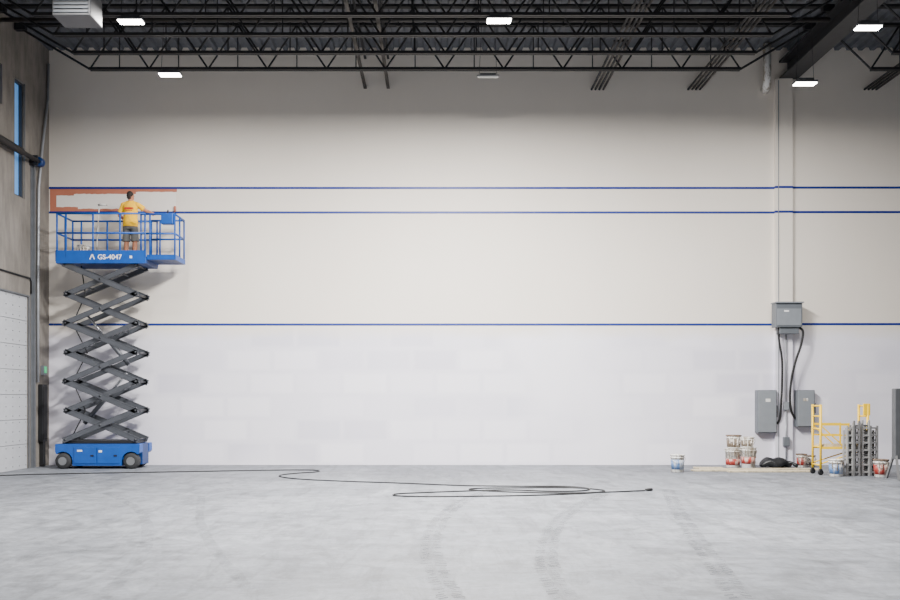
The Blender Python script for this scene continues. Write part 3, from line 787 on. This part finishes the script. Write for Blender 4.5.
# clothing: loose cotton with folds
def folds(amp,f1=1.0):
    def d(c):
        a=noise.noise(Vector((c.x*7*f1+c.z*5,c.y*7,c.z*11*f1)))+.6*noise.noise(Vector((c.x*15-c.z*9,c.y*13,c.z*17)))
        b=math.sin((c.z*.8+abs(c.x)*.9+c.y*.4)*42*f1+3*noise.noise(c*5))
        return amp*(a*.9+.35*b)
    return d
sh=MB()
sh.loft([(z,rx+.026,ry+.022,cx,cy) for z,rx,ry,cx,cy in [(.83,.158,.115,0,0),(.92,.156,.112,0,0),(1.02,.146,.106,0,0),(1.12,.146,.106,0,0)]]+[(z,rx+.018,ry+.016,cx,cy) for z,rx,ry,cx,cy in tors[4:7]]+[(1.425,.118,.084,0,0),(1.458,.072,.067,0,0)])
for a_,b_ in ((sR,eR),(sL,eL)):
    e_=a_.lerp(b_,.72); sh.tube([a_.lerp(b_,-.05),a_.lerp(b_,.15),a_.lerp(b_,.45),e_],[.058,.066,.067,.071],16)
    sh.ell(a_,.066,.066,.064); sh.caps([a_,Vector((a_.x*.35,0,1.425))],[.062,.05])
sh.xform(TR); so=sh.build('t_shirt',M_shirt,T,True,.008,5,folds(.008))
st=MB(); st.loft([(.76,.165,.12,0,0),(.84,.172,.125,0,0),(.95,.168,.12,0,0),(1.0,.155,.112,0,0)])
for s in (-1,1): st.tube([(s*.085,0,.86),(s*.095,.01,.66),(s*.108,.018,.47)],[.098,.092,.094],18)
st.xform(TR); st.build('shorts',M_short,T,True,.009,3,folds(.007,.8))
hm=MB().ell(hp(0,-.020,.026),.080,.089,.103,24,18,hr); hm.ell(hp(0,-.05,-.025),.062,.052,.062,18,12,hr)
hm.xform(TR); hm.build('hair',M_hair,T,True,.005,2,lambda c:.006*noise.noise(c*60)+.004*noise.noise(c*25))
for s in (-1,1):
    m_=MB().caps([(s*.11,-.035,.05),(s*.118,.05,.045),(s*.126,.14,.036)],[.048,.048,.036]); m_.caps([(s*.11,-.012,.06),(s*.11,-.012,.13)],[.05,.05])
    m_.box(s*.118-.045,s*.118+.045,-.085,.17,0.0,.03,.01)
    for v in m_.bm.verts: v.co.z=max(v.co.z,0.0)
    m_.xform(TR); m_.build('shoe',M_shoe,T,True)
    MB().ell(hp(s*.031,.088,.012),.011,.008,.007,10,8,hr).xform(TR).build('eye',M_eye,T,True)
pr_=MB()
for k in range(7):
    x_=-.096+k*.032; yy=-.131*math.sqrt(max(0,1-(x_/.185)**2))
    pr_.box(x_-.012,x_+.012,yy-.008,yy+.02,1.24,1.29)
    if 0<k<6: pr_.box(x_-.012,x_+.008,yy-.006,yy+.02,1.20,1.222)
pr_.xform(TR); pr_.build('back_print',M_red,so)
# paint roller in the right hand
f_,n_,s_=hd
grip=wR+f_*.10+n_*.034
R0=thing('paint_roller','mini paint roller held in the painters right hand against the wall','paint roller',pp+grip)
hx=Vector((1,-.02,.0)).normalized()
q0=pp+grip-hx*.06; q1=pp+grip+hx*.2
MB().tube([q0,q0.lerp(q1,.3),q0.lerp(q1,.7),q1],[.012,.014,.013,.009],10).build('handle',M_black,R0,True)
tip=Vector((q1.x+.26,D-.04,pp.z+1.44))
MB().tube([q1,q1+Vector((.1,.02,.02)),Vector((tip.x,q1.y+.05,q1.z+.03)),Vector((tip.x,D-.04,tip.z-.09)),tip],.005,6).build('wire_frame',M_wire,R0,True)
MB().lathe([(.012,-.07),(.03,-.065),(.032,0),(.03,.065),(.012,.07)],tip,16).build('roller_cover',M_rust,R0,True)

# ------------------------------------------------------------ world and camera
w=bpy.data.worlds.new('World'); bpy.context.scene.world=w; w.use_nodes=True
w.node_tree.nodes['Background'].inputs['Color'].default_value=(.80,.86,1,1)
w.node_tree.nodes['Background'].inputs['Strength'].default_value=.08
cam=bpy.data.cameras.new('camera'); co=bpy.data.objects.new('camera',cam); C.objects.link(co)
co.location=(0,0,CH); co.rotation_euler=(PI/2,0,0)
cam.sensor_width=36; cam.lens=F/900*36; cam.shift_x=(450-HU)/900; cam.shift_y=(HV-300)/900
cam.clip_end=200
bpy.context.scene.camera=co
